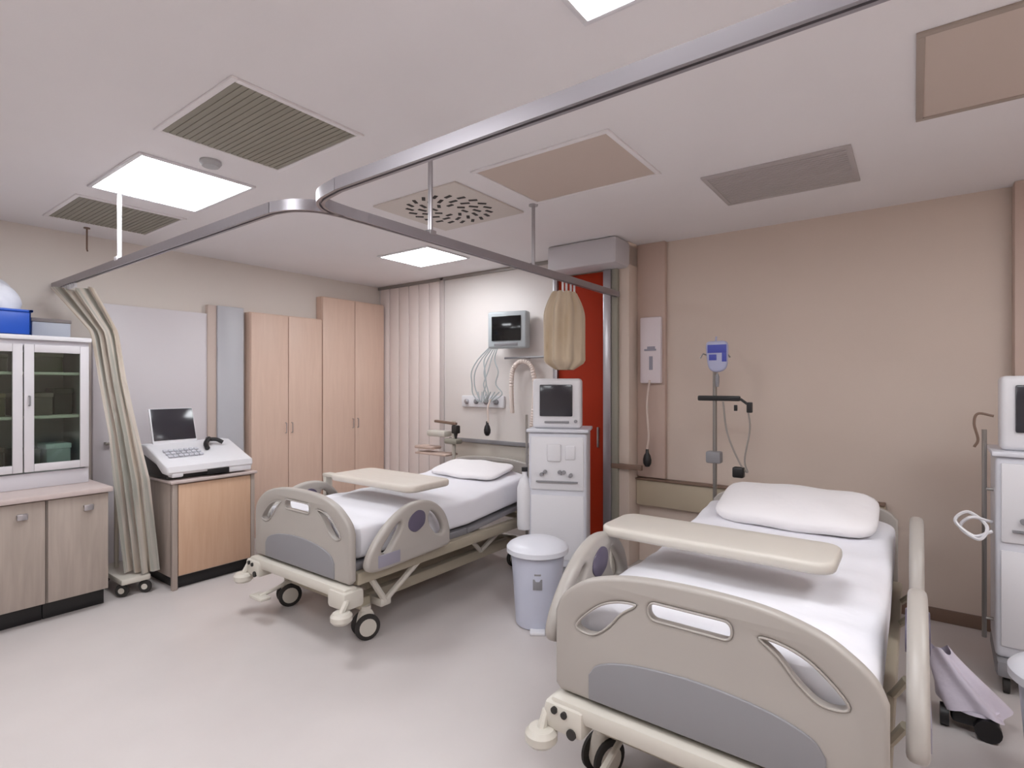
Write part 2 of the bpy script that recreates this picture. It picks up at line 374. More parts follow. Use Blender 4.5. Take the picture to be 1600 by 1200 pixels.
# ---------------------------------------------------------------- hospital beds
def make_bed(lbl, loc, headup, rails):
    t = thing('hospital_bed', lbl, 'bed', loc, 0, 'adjustable hospital beds')
    # local: x across (-.5 .. .5), y from foot (0) to head, z up
    out = [(-.5, .375), (-.5, .66), (-.475, .715), (-.42, .765), (-.34, .805), (-.2, .835), (0, .845), (.2, .835), (.34, .80), (.42, .755), (.475, .705), (.5, .65), (.5, .375)]
    out = [(-.5+.02, .375), (-.5, .395)] + out[1:-1] + [(.5, .395), (.48, .375)]
    out = out[:2]+smooth_path2(out[2:-2])+out[-2:]
    h3 = smooth_loop([(.19, .748), (.25, .745), (.315, .72), (.375, .672), (.412, .625), (.385, .608), (.34, .612), (.29, .65), (.24, .708)], 4)
    h1 = [(-a, b) for a, b in h3][::-1]
    h2 = rrect(-.145, .115, .715, .772, .024)
    M0 = Matrix.Identity(4)
    mb = MB().plate(out, [h1, h2, h3], .045, .014)
    fb = mb.build('footboard', M_bed, t)
    # raised rims and the grey inset
    g = [(-.36, .385), (-.36, .47)] + smooth_path2([(-.36, .47), (-.32, .515), (-.2, .55), (0, .565), (.2, .55), (.32, .515), (.36, .47)])[1:] + [(.36, .385)]
    MB().plate(g, [], .012, .004, Matrix.Translation((0, -.024, 0))).build('footboard_inset', M_grey, fb)
    mb = MB()
    for h in (h1, h2, h3): 
        pts = [(a, -.021, b) for a, b in h]; mb.tube(pts+pts[:1], .004, 6, caps=False)
    mb.build('footboard_rim', M_bed, fb)
    # headboard
    ho = [(-.48, .40), (-.48, .75)] + smooth_path2([(-.48, .75), (-.42, .80), (-.25, .83), (0, .84), (.25, .83), (.42, .80), (.48, .75)])[1:] + [(.48, .40)]
    MB().plate(ho, [rrect(-.2, .2, .75, .80, .02)], .035, .01, Matrix.Translation((0, 1.86, 0))).build('headboard', M_bed, t)
    # mattress with a raised head end
    yp, ye = 1.0, 1.0+.75*math.cos(headup)
    def top(y): return .69 if y < yp else .69+(y-yp)*math.tan(headup)
    def prof(y, zoff): return top(y)+zoff
    N = 40
    def mf(u, v):
        # v around the cross-section, u along
        y = .045+(ye-.045)*u; k = v*2*PI; hw, hh = .472, .105
        n = 7; c, s_ = math.cos(k), math.sin(k)
        x = hw*math.copysign(abs(c)**(2/n), c); z = hh*math.copysign(abs(s_)**(2/n), s_)
        e = min(u, 1-u)*(ye-.045); q = 1 if e > .03 else .86+.14*math.sin(e/.03*PI/2)
        zt = prof(y, -hh)
        w = .004*math.sin(x*17+y*9)+.003*math.sin(y*31-x*8)
        return Vector((x*q, y, zt+z*q+(w if z > .03 else 0)))
    b = MB().grid(mf, 60, 64)
    # end caps
    for yy in (.045, ye):
        c2 = [mf(0 if yy < .1 else 1, j/64) for j in range(64)]
        vs_ = [b.bm.verts.new(p) for p in c2]; b.bm.faces.new(vs_)
    bmesh.ops.remove_doubles(b.bm, verts=b.bm.verts, dist=1e-4); bmesh.ops.recalc_face_normals(b.bm, faces=b.bm.faces[:])
    b.build('mattress', M_sheet, t, ang=60)
    # deck under the mattress
    mb = MB().box(-.44, .44, .05, 1.02, .43, .475, .008)
    L = .78; mb.box(-.43, .43, 1.0, 1.0+L, -.02, .02, .008)
    mb.bm.free(); mb = MB().box(-.45, .45, .04, 1.0, .425, .472, .01)
    mb.box(-.45, .45, 1.0+.0, 1.0+.74*math.cos(headup), .43+.37*math.sin(headup)-.005, .463+.37*math.sin(headup), .01, rot=(headup, 0, 0))
    mb.build('mattress_deck', M_grey, t)
    # upper frame
    mb = MB()
    for s in (-1, 1): mb.box(s*.47-.03, s*.47+.03, .03, 1.84, .36, .43, .012)
    mb.box(-.47, .47, .05, .11, .37, .42, .01).box(-.47, .47, 1.74, 1.80, .37, .42, .01).box(-.47, .47, .95, 1.0, .37, .42, .01)
    mb.build('upper_frame', M_frame, t)
    # foot crossbar with corner bumpers
    mb = MB().box(-.50, .50, -.06, .03, .30, .365, .018)
    mb.box(-.52, -.36, -.075, .06, .25, .35, .02).box(.36, .52, -.075, .06, .25, .35, .02)
    mb.build('foot_crossbar', M_bedl, t)
    mb = MB()
    for x in (-.515, .515):
        bp = MB().lathe([(.0, .20), (.045, .205), (.058, .22), (.058, .245), (.045, .26), (0, .262)], (x, -.09, 0), 24)
        bp.tube([(x, -.09, .25), (x, -.06, .30), (x*.9, .0, .32)], .018, 8).build('corner_bumper', M_bedl, t)
    for kx, kz, kr in ((-.40, .27, .018), (-.43, .325, .012), (-.47, .33, .012)): MB().lathe([(0, 0), (kr, 0), (kr, .01), (0, .011)], (kx, -.072, kz), 16, rot=(PI/2, 0, 0)).build('control_knob', M_dark, t)
    # lower chassis
    mb = MB()
    for s in (-1, 1): mb.box(s*.33-.03, s*.33+.03, .12, 1.72, .17, .24, .012)
    mb.box(-.40, .40, .12, .20, .17, .24, .012).box(-.40, .40, 1.62, 1.70, .17, .24, .012)
    mb.box(-.24, .24, .30, 1.5, .19, .27, .03)
    mb.build('chassis', M_frame, t)
    for s in (-1, 1):
        MB().tube([(s*.45, .26, .20), (s*.47, .56, .40)], .019, 8).tube([(s*.45, .26, .20), (s*.47, .12, .40)], .019, 8).box(min(s*.33, s*.465), max(s*.33, s*.465), .22, .30, .17, .22, .01).build('lift_strut', M_bedl, t)
        MB().tube([(s*.36, 1.25, .23), (s*.40, 1.55, .40)], .017, 8).tube([(s*.36, 1.25, .23), (s*.40, 1.05, .40)], .017, 8).build('lift_strut', M_bedl, t)
        MB().tube([(s*.2, .5, .26), (s*.2, 1.1, .40)], .025, 10).build('lift_actuator', M_bedl, t)
    # casters
    for x, y in ((-.40, .16), (.40, .16), (-.40, 1.66), (.40, 1.66)):
        cs = MB().lathe([(0, .19), (.03, .19), (.03, .14), (.0, .14)], (x, y, 0), 16)
        cs.plate(smooth_loop([(-.05, .075), (-.035, .15), (0, .175), (.035, .16), (.058, .075), (.04, .035), (0, .018), (-.035, .03)], 5), [], .058, .012, Matrix.Translation((x, y, 0)) @ Euler((0, 0, PI/2-.35)).to_matrix().to_4x4())
        c1 = cs.build('caster', M_bedl, t)
        for q in (-1, 1):
            a = PI/2-.35; nx, ny = -math.sin(a)*q*.034, math.cos(a)*q*.034
            MB().lathe([(.0, -.01), (.06, -.01), (.074, -.006), (.074, .006), (.06, .01), (0, .01)], (x+nx, y+ny, .075), 28, rot=(PI/2, 0, a)).build('tyre', M_dark, c1)
            MB().lathe([(.0, -.013), (.05, -.013), (.05, .013), (0, .013)], (x+nx, y+ny, .075), 20, rot=(PI/2, 0, a)).build('hub', M_bedl, c1)
    # brake pedal
    MB().tube([(-.30, .12, .2), (-.30, -.02, .17), (-.30, -.10, .16)], .012, 8).box(-.37, -.23, -.13, -.06, .145, .165, .008).build('brake_pedal', M_bedl, t)
    # side rails
    foot_out = smooth_loop([(.03, .47), (.06, .56), (.16, .67), (.28, .745), (.40, .775), (.53, .755), (.63, .68), (.68, .58), (.685, .50), (.66, .455), (.35, .44), (.10, .435)], 5)
    fh = [smooth_loop([(.13, .545), (.17, .60), (.25, .675), (.275, .675), (.27, .645), (.22, .575), (.17, .525)], 4),
          smooth_loop([(.515, .70), (.575, .66), (.62, .59), (.62, .545), (.57, .545), (.515, .60), (.495, .66)], 4)]
    head_out = smooth_loop([(.0, .49), (.02, .62), (.10, .76), (.24, .85), (.38, .87), (.52, .82), (.60, .70), (.62, .55), (.58, .475), (.3, .45)], 5)
    hh_ = [smooth_loop([(.12, .64), (.17, .74), (.26, .79), (.36, .81), (.36, .77), (.27, .73), (.2, .66), (.17, .60)], 4),
           smooth_loop([(.43, .79), (.5, .74), (.54, .66), (.5, .6), (.44, .66), (.41, .74)], 4)]
    for side, which, drop in rails:
        Mx = Matrix.Translation((side*.558, 0 if which == 'foot' else 1.02, -drop)) @ Euler((0, 0, PI/2)).to_matrix().to_4x4()
        o_, hs = (foot_out, fh) if which == 'foot' else (head_out, hh_)
        r = MB().plate(o_, hs, .052, .018, Mx).build('side_rail', M_bed, t)
        y0 = 0 if which == 'foot' else 1.02
        # lilac control panel and pivot arms
        MB().box(side*.584-.004, side*.584+.004, y0+.10, y0+.26, .455-drop, .525-drop, .01).build('rail_panel', M_lilac, r)
        if which == 'foot':
            for q in (-1, 1): MB().plate(smooth_loop([(.335, .69), (.40, .725), (.455, .70), (.45, .635), (.38, .60), (.325, .635)], 4), [], .008, .003, Matrix.Translation((side*.558+q*.027, 0, -drop)) @ Euler((0, 0, PI/2)).to_matrix().to_4x4()).build('control_pad', M_pad, r)
        for yy in (y0+.2, y0+.5): MB().tube([(side*.53, yy, .46-drop), (side*.50, yy+.03, .42-drop*.5), (side*.46, yy+.05, .38)], .014, 8).build('rail_arm', M_frame, r)
    # pillow
    return t, top, ye
def smooth_path2(p, n=5):
    return [(q.x, q.y) for q in smooth_path([(a, b, 0) for a, b in p], n)]

def pillow(label, x, y, z, rx, sx=.36, sy=.19, sz=.06, rz=0):
    t = thing('pillow', label, 'pillow', (x, y, z), rz)
    b = bmesh.new(); bmesh.ops.create_uvsphere(b, u_segments=48, v_segments=24, radius=1)
    for v in b.verts:
        c = v.co; r = math.hypot(c.x, c.y)
        if r > 1e-5:
            a = math.atan2(c.y, c.x); n = 5
            k = (abs(math.cos(a))**n+abs(math.sin(a))**n)**(-1/n)
            f = k
            c.x, c.y = c.x*f, c.y*f
        c.z = math.copysign(abs(c.z)**.8, c.z)
        c.x *= sx; c.y *= sy; c.z = c.z*sz + .005*math.sin(c.x*19+c.y*11)
    m = MB(); m._merge(b, Euler((rx, 0, 0)).to_matrix().to_4x4()); m.build('pillow_case', M_pillow, t, ang=180)
    return t
B1 = (-2.97, 1.87, 0); B2 = (-.55, 1.70, 0)
t1, top1, ye1 = make_bed('adjustable hospital bed farther away, standing in the left bay', B1, .09, [(1, 'foot', 0), (-1, 'foot', 0), (-1, 'head', .33)])
t2, top2, ye2 = make_bed('adjustable hospital bed nearest the camera, at lower right', B2, .115, [(1, 'foot', -.05), (-1, 'foot', -.055), (1, 'head', 0), (-1, 'head', .33)])
pillow('white pillow on the raised head of the farther bed', B1[0]+.02, B1[1]+ye1-.20, top1(ye1-.20)+.036, .075+.06, .34, .20, .045)
pillow('wide white pillow at the head of the nearest bed', B2[0]+.03, B2[1]+ye2-.20, top2(ye2-.22)+.068, .115+.14, .38, .22, .07)

# overbed tables
def overbed(label, x0, x1, y0, y1, z, m, colx):
    t = thing('overbed_table', label, 'table', ((x0+x1)/2, (y0+y1)/2, 0), 0)
    hx, hy = (x1-x0)/2, (y1-y0)/2
    # rounded slab
    mb = MB(); Mt = Matrix.Translation((0, 0, z-.02)) @ Euler((PI/2, 0, 0)).to_matrix().to_4x4()
    mb.plate(rrect(-hx, hx, -hy, hy, .07), [], .046, .016, Mt).build('tabletop', m, t)
    sx = colx-(x0+x1)/2
    mb = MB().box(sx-.02, sx+.02, -.03, .03, .10, z-.06, .008); mb.box(sx-.02, .1, -.035, .035, z-.068, z-.043, .006)
    mb.build('column', M_bedl, t)
    mb = MB().box(sx-.03, sx+.03, -hy-.05, hy+.05, .065, .105, .012)
    mb.build('base', M_frame, t)
    for yy in (-hy, hy):
        MB().lathe([(0, -.012), (.03, -.012), (.03, .012), (0, .012)], (sx, yy, .03), 18, rot=(0, PI/2, 0)).tube([(sx, yy, .03), (sx, yy, .08)], .01, 8).build('caster', M_dark, t)
    return t
overbed('pale beige overbed table standing across the nearest bed', -1.13, -.22, 2.16, 2.48, .85, M_tray, -1.145)
overbed('pale wooden overbed table across the farther bed', -3.30, -2.46, 2.28, 2.66, .85, M_trayw, -3.575)

# ---------------------------------------------------------------- bins
def bin_(label, x, y, s=1, text=True):
    t = thing('waste_bin', label, 'waste bin', (x, y, 0), 0, 'pale plastic waste bins')
    MB().lathe([(.0, 0), (.125, 0), (.135, .01), (.15, .25), (.165, .44), (.172, .445), (.172, .455), (.0, .455)], n=48).build('body', M_bin, t)
    MB().lathe([(.178, .44), (.192, .447), (.192, .475), (.18, .49), (.14, .51), (.05, .52), (0, .521)], n=48, caps=False).build('lid', M_binlid, t)
    a = math.atan2(-y, -x)
    m = MB().box(.148, .154, -.028, .028, .255, .32, .002).box(.152, .158, -.02, .02, .34, .352, .002)
    o = m.build('sticker', M_grey, t); o.rotation_euler.z = a; slabel(o, 'small dark label on the bin front')
    o = MB().box(.12, .19, -.045, .045, .0, .018, .006).build('foot_pedal', M_white, t); o.rotation_euler.z = a
    return t
bin_('pale blue-white lidded bin beside the dialysis machine, between the beds', -1.88, 2.80)
bin_('pale lidded bin at the bottom right corner of the photo', .46, 2.62)

# ---------------------------------------------------------------- dialysis machines
def dialysis(label, x, y, rz, side=-1, can=True):
    t = thing('dialysis_machine', label, 'dialysis machine', (x, y, 0), rz, 'white dialysis machines')
    W = .21
    MB().box(-W, W, 0, .36, .16, 1.13, .02, 3).build('body', M_dial, t)
    MB().box(-W-.015, W+.015, -.02, .38, 1.13, 1.155, .008).build('top_tray', M_dial, t)
    f = MB().box(-W+.02, W-.02, -.012, .0, .72, 1.10, .006)
    f.box(-W+.02, W-.02, -.008, .0, .22, .68, .006).build('front_panel', M_white, t)
    MB().box(-W, W, -.05, .40, .08, .16, .02).build('base', M_grey, t)
    m = MB()
    for px, pz in ((-.11, .83), (-.085, .85), (.02, .85), (.05, .85), (.10, .83)):
        m.lathe([(0, 0), (.014, 0), (.014, .02), (0, .022)], (px, -.012, pz), 12, rot=(PI/2, 0, 0))
    m.box(-.15, .15, -.03, -.008, .775, .785, .002)
    m.build('connector_port', M_grey, t)
    MB().box(-.07, .03, -.03, -.008, .925, 1.05, .01).box(.06, .13, -.022, -.008, .94, 1.04, .008).build('pump_cover', M_white, t)
    # monitor head
    h = MB().box(-.19, .165, .05, .20, 1.155, 1.52, .025, 3).build('monitor_head', M_white, t)
    MB().box(-.135, .105, .036, .052, 1.245, 1.475, .008).build('screen', M_screen, h)
    MB().box(-.10, .08, .04, .05, 1.195, 1.21, .003).lathe([(0, 0), (.012, 0), (.012, .02), (0, .021)], (.128, .052, 1.21), 12, rot=(PI/2, 0, 0)).build('buttons', M_grey, h)
    # side pole with holder
    s = side*(W+.035)
    MB().tube([(s, .12, .2), (s, .12, 1.25)], .01, 8).tube([(s, .12, .95), (side*W, .12, .95)], .008, 8).tube([(s, .12, .3), (side*W, .12, .3)], .008, 8).build('side_pole', M_steel, t)
    if can:
        j = MB().lathe([(0, 0), (.05, 0), (.055, .02), (.055, .30), (.035, .36), (.018, .39), (.018, .42), (0, .42)], (s*1.0, .03, .42), 20).build('concentrate_canister', M_white, t)
        MB().lathe([(0, .42), (.022, .42), (.022, .45), (0, .452)], (s*1.0, .03, .42), 16).build('cap', M_black, j)
    for px in (-.17, .17):
        for py in (.0, .34):
            MB().lathe([(0, -.012), (.04, -.012), (.04, .012), (0, .012)], (px, py, .04), 18, rot=(0, PI/2, 0)).build('caster', M_dark, t)
    return t
d1 = dialysis('white dialysis machine standing between the two beds', -2.06, 3.32, math.radians(24))
d2 = dialysis('white dialysis machine cut off by the right edge of the photo', .525, 3.50, math.radians(-2), can=False)
# coil of tubing and hook on machine 2
MB().tube(smooth_path([(-.22, .05, .78+.02), (-.30, .0, .82), (-.34, .02, .76), (-.27, -.02, .72), (-.24, .02, .78), (-.31, .03, .84), (-.36, .02, .79), (-.29, .0, .73), (-.22, .02, .76)]), .008, 6).build('tube_coil', M_white, d2)
MB().tube(smooth_path([(-.21, .1, 1.32), (-.27, .1, 1.33), (-.285, .1, 1.28), (-.27, .1, 1.20), (-.285, .1, 1.16)]), .007, 6).build('side_hook', M_brown, d2)

# black and lilac bag on the floor by the second machine
t = thing('drain_bag', 'lilac-white plastic bag slumped on a black base right of the nearest bed', 'bag', (.205, 3.06, 0))
def bagf(u, v):
    a = u*2*PI; z = .09+v*.22
    r = .078*(1-v*.75)*(1+.18*math.sin(a*5+v*3)) + .012
    return Vector((r*math.cos(a)*1.3-.12*v, r*math.sin(a), z+.015*math.sin(a*3)))
MB().grid(bagf, 48, 14).lathe([(0, 0), (.09, 0), (.085, .012), (0, .014)], (0, 0, .09), 24).build('bag_film', M_lilacbag, t, ang=60)
MB().box(-.08, .08, -.07, .07, .03, .085, .02).lathe([(0, -.015), (.045, -.015), (.045, .015), (0, .015)], (-.10, -.04, .045), 18, rot=(0, PI/2, 0)).lathe([(0, -.015), (.045, -.015), (.045, .015), (0, .015)], (.04, -.085, .045), 18, rot=(PI/2, 0, 0)).build('base', M_black, t)

# ---------------------------------------------------------------- back wall equipment, left bay
t = thing('patient_monitor', 'grey patient monitor with black screen mounted on the white wall', 'monitor', (-3.10, 4.14, 1.99), math.radians(14))
MB().box(-.21, .19, -.05, .06, -.17, .18, .02, 3).build('housing', mat('monitor_grey', (176, 182, 186), .4), t)
MB().box(-.165, .135, -.058, -.048, -.10, .135, .004).build('screen', M_screenb, t)
MB().box(-.14, .10, -.056, -.048, -.145, -.12, .003).build('button_row', M_grey, t)
MB().box(-.04, .04, .05, .17, -.05, .05, .01).build('wall_bracket', M_alu, t)
t = thing('monitor_cables', 'bundle of pale monitor cables hanging below the wall monitor', 'cable', (-3.4, 4.22, 1.6))
random.seed(4); m = MB()
for k in range(6):
    x = -.18+k*.055
    pts = [(x*.4+.05, 0, .24), (x*.8, -.03, .12), (x+random.uniform(-.05, .05), -.05, .0), (x*.7+random.uniform(-.1, .06), -.04, -.12), (x+random.uniform(-.12, .12), -.03, -.22), (x*.5-.05, -.01, -.30), (x, .02, -.2)]
    m.tube(smooth_path(pts), .006, 6)
m.build('cable', mat('cable_grey', (176, 182, 184), .5), t)
t = thing('gas_outlet_strip', 'white wall strip of gas outlets below the left monitor', 'wall outlet', (-3.55, 4.296, 1.3))
MB().box(-.28, .28, -.03, 0, -.06, .06, .01).build('strip', M_white, t)
for k in range(4): MB().lathe([(0, 0), (.026, 0), (.026, .02), (.012, .03), (0, .03)], (-.2+k*.13, -.028, 0), 18, rot=(PI/2, 0, 0)).build('outlet', M_grey if k % 2 else M_alu, t)
t = thing('breathing_hose', 'cream corrugated hose arched over a bracket on the white wall', 'hose', (-2.97, 4.18, 1.2))
P = smooth_path([(-.13, 0, .0), (-.14, 0, .25), (-.12, 0, .42), (-.03, -.01, .49), (.08, 0, .46), (.13, 0, .30), (.12, 0, .05), (.10, 0, -.12)], 14)
MB().tube(P, .02, 12, rads=[.024 if i % 2 else .019 for i in range(len(P))]).build('hose', mat('hose_cream', (222, 208, 200), .5), t)
MB().tube([(-.22, .0, .53), (.24, .0, .53)], .010, 8).tube([(.0, .0, .53), (0, .11, .53)], .010, 8).build('bracket', M_grey, t)
t = thing('wall_console', 'low beige wall console with a grey rail behind the farther bed', 'wall console', (-3.4, 4.296, .80))
MB().box(-.50, .48, -.10, 0, -.12, .10, .012).build('console_body', M_tray, t)
MB().box(-.52, .50, -.125, -.10, .085, .125, .006).build('equipment_rail', M_grey, t)
MB().tube([(-.38, -.11, .10), (-.38, -.0, .10)], .008).tube([(.38, -.11, .10), (.38, -.0, .10)], .008).build('rail_support', M_grey, t)
def bp_bulb(label, x, y, z, up):
    t = thing('blood_pressure_bulb', label, 'rubber bulb', (x, y, z))
    MB().lathe([(0, -.06), (.018, -.055), (.032, -.03), (.034, .0), (.026, .035), (.014, .055), (.012, .085), (0, .086)], n=20).build('bulb', M_black, t)
    MB().tube(smooth_path([(0, 0, .08), (.012, .0, up*.3), (-.01, .02, up*.7), (.0, .05, up)]), .009, 8).build('tube', mat('tube_cream', (214, 196, 186), .5), t)
bp_bulb('black rubber bulb hanging against the white wall above the console', -3.36, 4.12, 1.03, .30)
bp_bulb('black rubber bulb hanging below the white gauge panel on the beige wall', -1.73, 4.16, .87, .64)
t = thing('blood_pressure_gauge', 'tall white wall blood pressure gauge beside the orange doorway', 'pressure gauge', (-1.725, 4.25, 1.755))
MB().box(-.09, .09, -.04, .0, -.27, .27, .012).build('housing', mat('gauge_white', (226, 214, 218), .4), t)
m = MB().box(-.05, .05, -.045, -.038, -.005, .01, .001).box(-.025, .04, -.045, -.038, .01, .03, .001).box(-.008, .02, -.045, -.038, -.16, -.05, .001)
m.build('scale_marks', M_lilac, t)
struct(box('trim_13', mat('bumper_beige', (186, 172, 150), .5), -1.86, -.15, 4.235, YB, .48, .69, .012))
struct(box('trim_14', M_brown, -1.86, -.15, 4.22, YB, .69, .705, .004))
struct(box('trim_15', M_brown, -2.0, -1.74, 4.06, 4.10, .79, .83, .004))

# ---------------------------------------------------------------- stands
t = thing('iv_stand', 'slim drip stand with a black bar behind the nearest bed', 'drip stand', (-1.10, 3.82, 0))
MB().tube([(0, 0, .12), (0, 0, 1.66)], .014, 10).build('pole', M_steel, t)
MB().tube([(-.10, 0, 1.66), (-.08, 0, 1.69), (0, 0, 1.66), (.08, 0, 1.69), (.10, 0, 1.66)], .006, 6).build('hanger', M_steel, t)
for k in range(5):
    a = 2*PI*k/5+.3
    MB().box(0, .28, -.014, .014, .09, .12, .006).lathe([(0, -.01), (.03, -.01), (.03, .01), (0, .01)], (.26, 0, .04), 14, rot=(PI/2, 0, 0)).tube([(.26, 0, .04), (.26, 0, .1)], .007, 6).build('leg', M_dark, t).rotation_euler.z = a
MB().box(-.11, .17, -.03, .0, 1.365, 1.40, .008).build('clamp_bar', M_black, t)
MB().tube([(.17, -.015, 1.38), (.21, -.015, 1.35), (.235, -.015, 1.34)], .009, 8).box(.13, .15, -.025, -.005, 1.30, 1.34, .003).box(.21, .245, -.03, .0, 1.29, 1.36, .006).build('side_hook', M_black, t)
MB().box(-.05, .05, -.05, .02, .94, 1.02, .012).build('knob_clamp', M_grey, t)
MB().tube(smooth_path([(.06, -.02, 1.36), (.09, -.03, 1.15), (.17, -.04, .96), (.22, -.04, .90), (.20, -.03, .98), (.23, -.02, 1.18), (.22, -.015, 1.30)]), .006, 6).build('drip_line', mat('line_grey', (150, 142, 136), .4), t)
MB().box(.13, .20, -.07, -.01, .86, .93, .01).build('line_clamp', M_black, t)
t = thing('infusion_bag', 'clear infusion bag with blue print hanging on the drip stand', 'infusion bag', (-1.08, 3.77, 1.67))
MB().plate(smooth_loop([(-.06, .09), (0, .10), (.075, .09), (.08, 0), (.07, -.08), (.02, -.11), (-.04, -.09), (-.06, 0)], 5), [], .035, .016).tube([(0, 0, .09), (0, .01, .13)], .006, 6).build('bag', M_bag, t)
MB().box(-.05, .075, -.021, -.015, .02, .075, .002).box(-.04, .01, -.021, -.015, -.03, .01, .002).box(.045, .075, -.021, -.015, -.04, .02, .002).build('blue_print', M_bluel, t)
MB().lathe([(0, 0), (.01, 0), (.014, .03), (.014, .07), (.006, .09), (0, .09)], (.01, 0, -.21), 14).tube([(.01, 0, -.11), (.01, 0, -.2)], .004, 6).build('drip_chamber', M_grey, t)

t = thing('equipment_stand', 'cream medical stand with dark arms behind the farther bed', 'equipment stand', (-3.62, 3.92, 0))
MB().tube([(0, 0, .1), (0, 0, 1.12)], .02, 10).build('pole', M_bedl, t)
MB().box(-.22, .06, -.05, -.01, 1.09, 1.115, .006, rot=(0, .06, 0)).build('arm', M_brown, t)
MB().box(.02, .09, -.06, .0, 1.00, 1.08, .012).lathe([(0, 0), (.02, 0), (.01, -.05), (0, -.05)], (.055, -.03, 1.0), 12).build('dark_clamp', M_dark, t)
MB().box(-.06, .10, -.08, .02, .90, .95, .015).build('lower_clamp', M_vent, t)
MB().box(-.42, .0, -.12, .06, .78, .80, .006).box(-.45, -.2, -.10, .04, .83, .86, .01).build('shelf', M_pink, t)
MB().box(-.3, -.05, -.08, .04, .96, 1.02, .02).build('tray', M_bedl, t)
MB().box(-.2, .2, -.03, .03, .05, .1, .01).box(-.03, .03, -.2, .2, .05, .1, .01).build('base', M_frame, t)
for k in range(4):
    a = PI/2*k; MB().lathe([(0, -.01), (.025, -.01), (.025, .01), (0, .01)], (.18*math.cos(a), .18*math.sin(a), .025), 14, rot=(PI/2, 0, 0)).build('caster', M_dark, t)

# ---------------------------------------------------------------- left wall: wardrobes, wooden cabinet, machine
def wardrobe(label, y0, y1, h):
    t = thing('wardrobe', label, 'wardrobe', (XL+.0, (y0+y1)/2, 0), 0, 'maple wardrobes in the corner')
    hw = (y1-y0)/2-.002
    MB().box(.001, .10, -hw, hw, .0, h, .003).build('carcass', M_wood, t)
    for a, b in ((-hw+.004, -.003), (.003, hw-.004)):
        dd = MB().box(.10, .118, a, b, .07, h-.01, .003).build('door', M_wood, t)
        yy = b-.03 if b < 0 else a+.03
        MB().tube([(.118, yy, .99), (.14, yy, .99), (.14, yy, 1.09), (.118, yy, 1.09)], .004, 6).build('handle', M_alu, dd)
wardrobe('tall maple wardrobe beside the grey door frame', 2.66, 3.44, 2.17)
wardrobe('tall maple wardrobe in the room corner', 3.44, 4.28, 2.42)

t = thing('wooden_cabinet', 'waist-high maple cabinet under the white imaging machine', 'cabinet', (-4.245, 1.66, 0))
MB().box(-.55, -.02, .0, .60, .09, .765, .004).box(-.035, .0, .0, .035, .0, .765, .004).box(-.035, .0, .57, .60, .0, .765, .004).box(-.55, -.51, 0, .035, 0, .2, .004).box(-.55, -.51, .57, .60, 0, .2, .004).build('carcass', M_base, t)
MB().box(-.57, .015, -.015, .615, .765, .785, .004).build('worktop', M_top, t)
MB().box(-.51, -.05, .036, .569, 0, .09, .002).build('shade_block', M_black, t)  # black block added as the dark shadow line under the carcass
dd = MB().box(-.02, .0, .04, .566, .10, .755, .003).build('door', M_woodd, t)

t = thing('imaging_machine', 'white portable machine with open dark screen on the maple cabinet', 'medical machine', (-4.5, 1.64, .786), 0)
# body: sloping white shell
def shell():
    b = MB()
    prof = [(-.22, .0), (.20, .0), (.24, .045), (.235, .09), (-.16, .19), (-.24, .18)]
    Mx = Euler((0, 0, 0)).to_matrix().to_4x4()
    b.plate(prof, [], .60, .02, Matrix.Translation((0, .31, 0)))
    return b
b = MB(); b.plate([(-.23, .004), (.18, .004), (.18, .05), (.05, .09), (-.23, .17)], [], .59, .01, Matrix.Translation((0, .30, 0))); b.build('lower_body', M_black, t)
b = MB()
b.plate([(-.24, .17), (.05, .10), (.15, .045), (.235, .04), (.25, .06), (.245, .10), (-.14, .235), (-.24, .235)], [], .62, .014, Matrix.Translation((0, .30, 0)))
b.box(.12, .245, .02, .10, .02, .06, .012).box(.10, .245, .42, .60, .01, .06, .012)
b.build('shell', M_white, t)
o = MB().box(-.012, .012, -.16, .16, 0, .29, .012).build('lid', M_white, t); o.location = (-.15, .20, .225); o.rotation_euler = (0, -.32, 0)
MB().box(.0125, .017, -.15, .15, .03, .282, .002).build('screen', M_screen, o)
b = MB().tube(smooth_path([(-.10, .42, .25), (-.04, .40, .255), (.0, .36, .225), (.05, .35, .19)]), .018, 10).tube(smooth_path([(-.06, .40, .25), (-.04, .46, .245), (-.02, .50, .22)]), .016, 10)
b.build('probe', M_black, t)
m = MB()
for i in range(3):
    for j in range(7): m.box(-.0+i*.045, .028+i*.045, .05+j*.036, .078+j*.036, .188-i*.0155, .2-i*.0155, .003, rot=(0, .335, 0))
m.build('keyboard', M_grey if False else mat('key_grey', (196, 196, 204), .4), t)
MB().box(.247, .254, .26, .42, .015, .055, .004).build('dark_slot', M_black, t)

# rolling base seen under the curtain
t = thing('trolley', 'low rolling trolley base with dark casters under the curtain', 'trolley', (-4.62, 1.47, 0))
MB().box(-.25, .25, -.08, .10, .09, .13, .01).tube([(-.1, 0, .12), (-.1, 0, .8)], .015, 8).build('frame', M_bedl, t)
for x, y in ((-.2, -.05), (.2, -.06), (.23, .07), (-.2, .08)):
    c1 = MB().lathe([(0, -.012), (.04, -.012), (.045, 0), (.04, .012), (0, .012)], (x, y, .045), 20, rot=(PI/2, 0, PI/4)).tube([(x, y, .05), (x, y, .1)], .01, 8).build('caster', M_dark, t)
    MB().lathe([(0, -.015), (.02, -.015), (.02, .015), (0, .015)], (x, y, .045), 14, rot=(PI/2, 0, PI/4)).build('hub', M_bedl, c1)

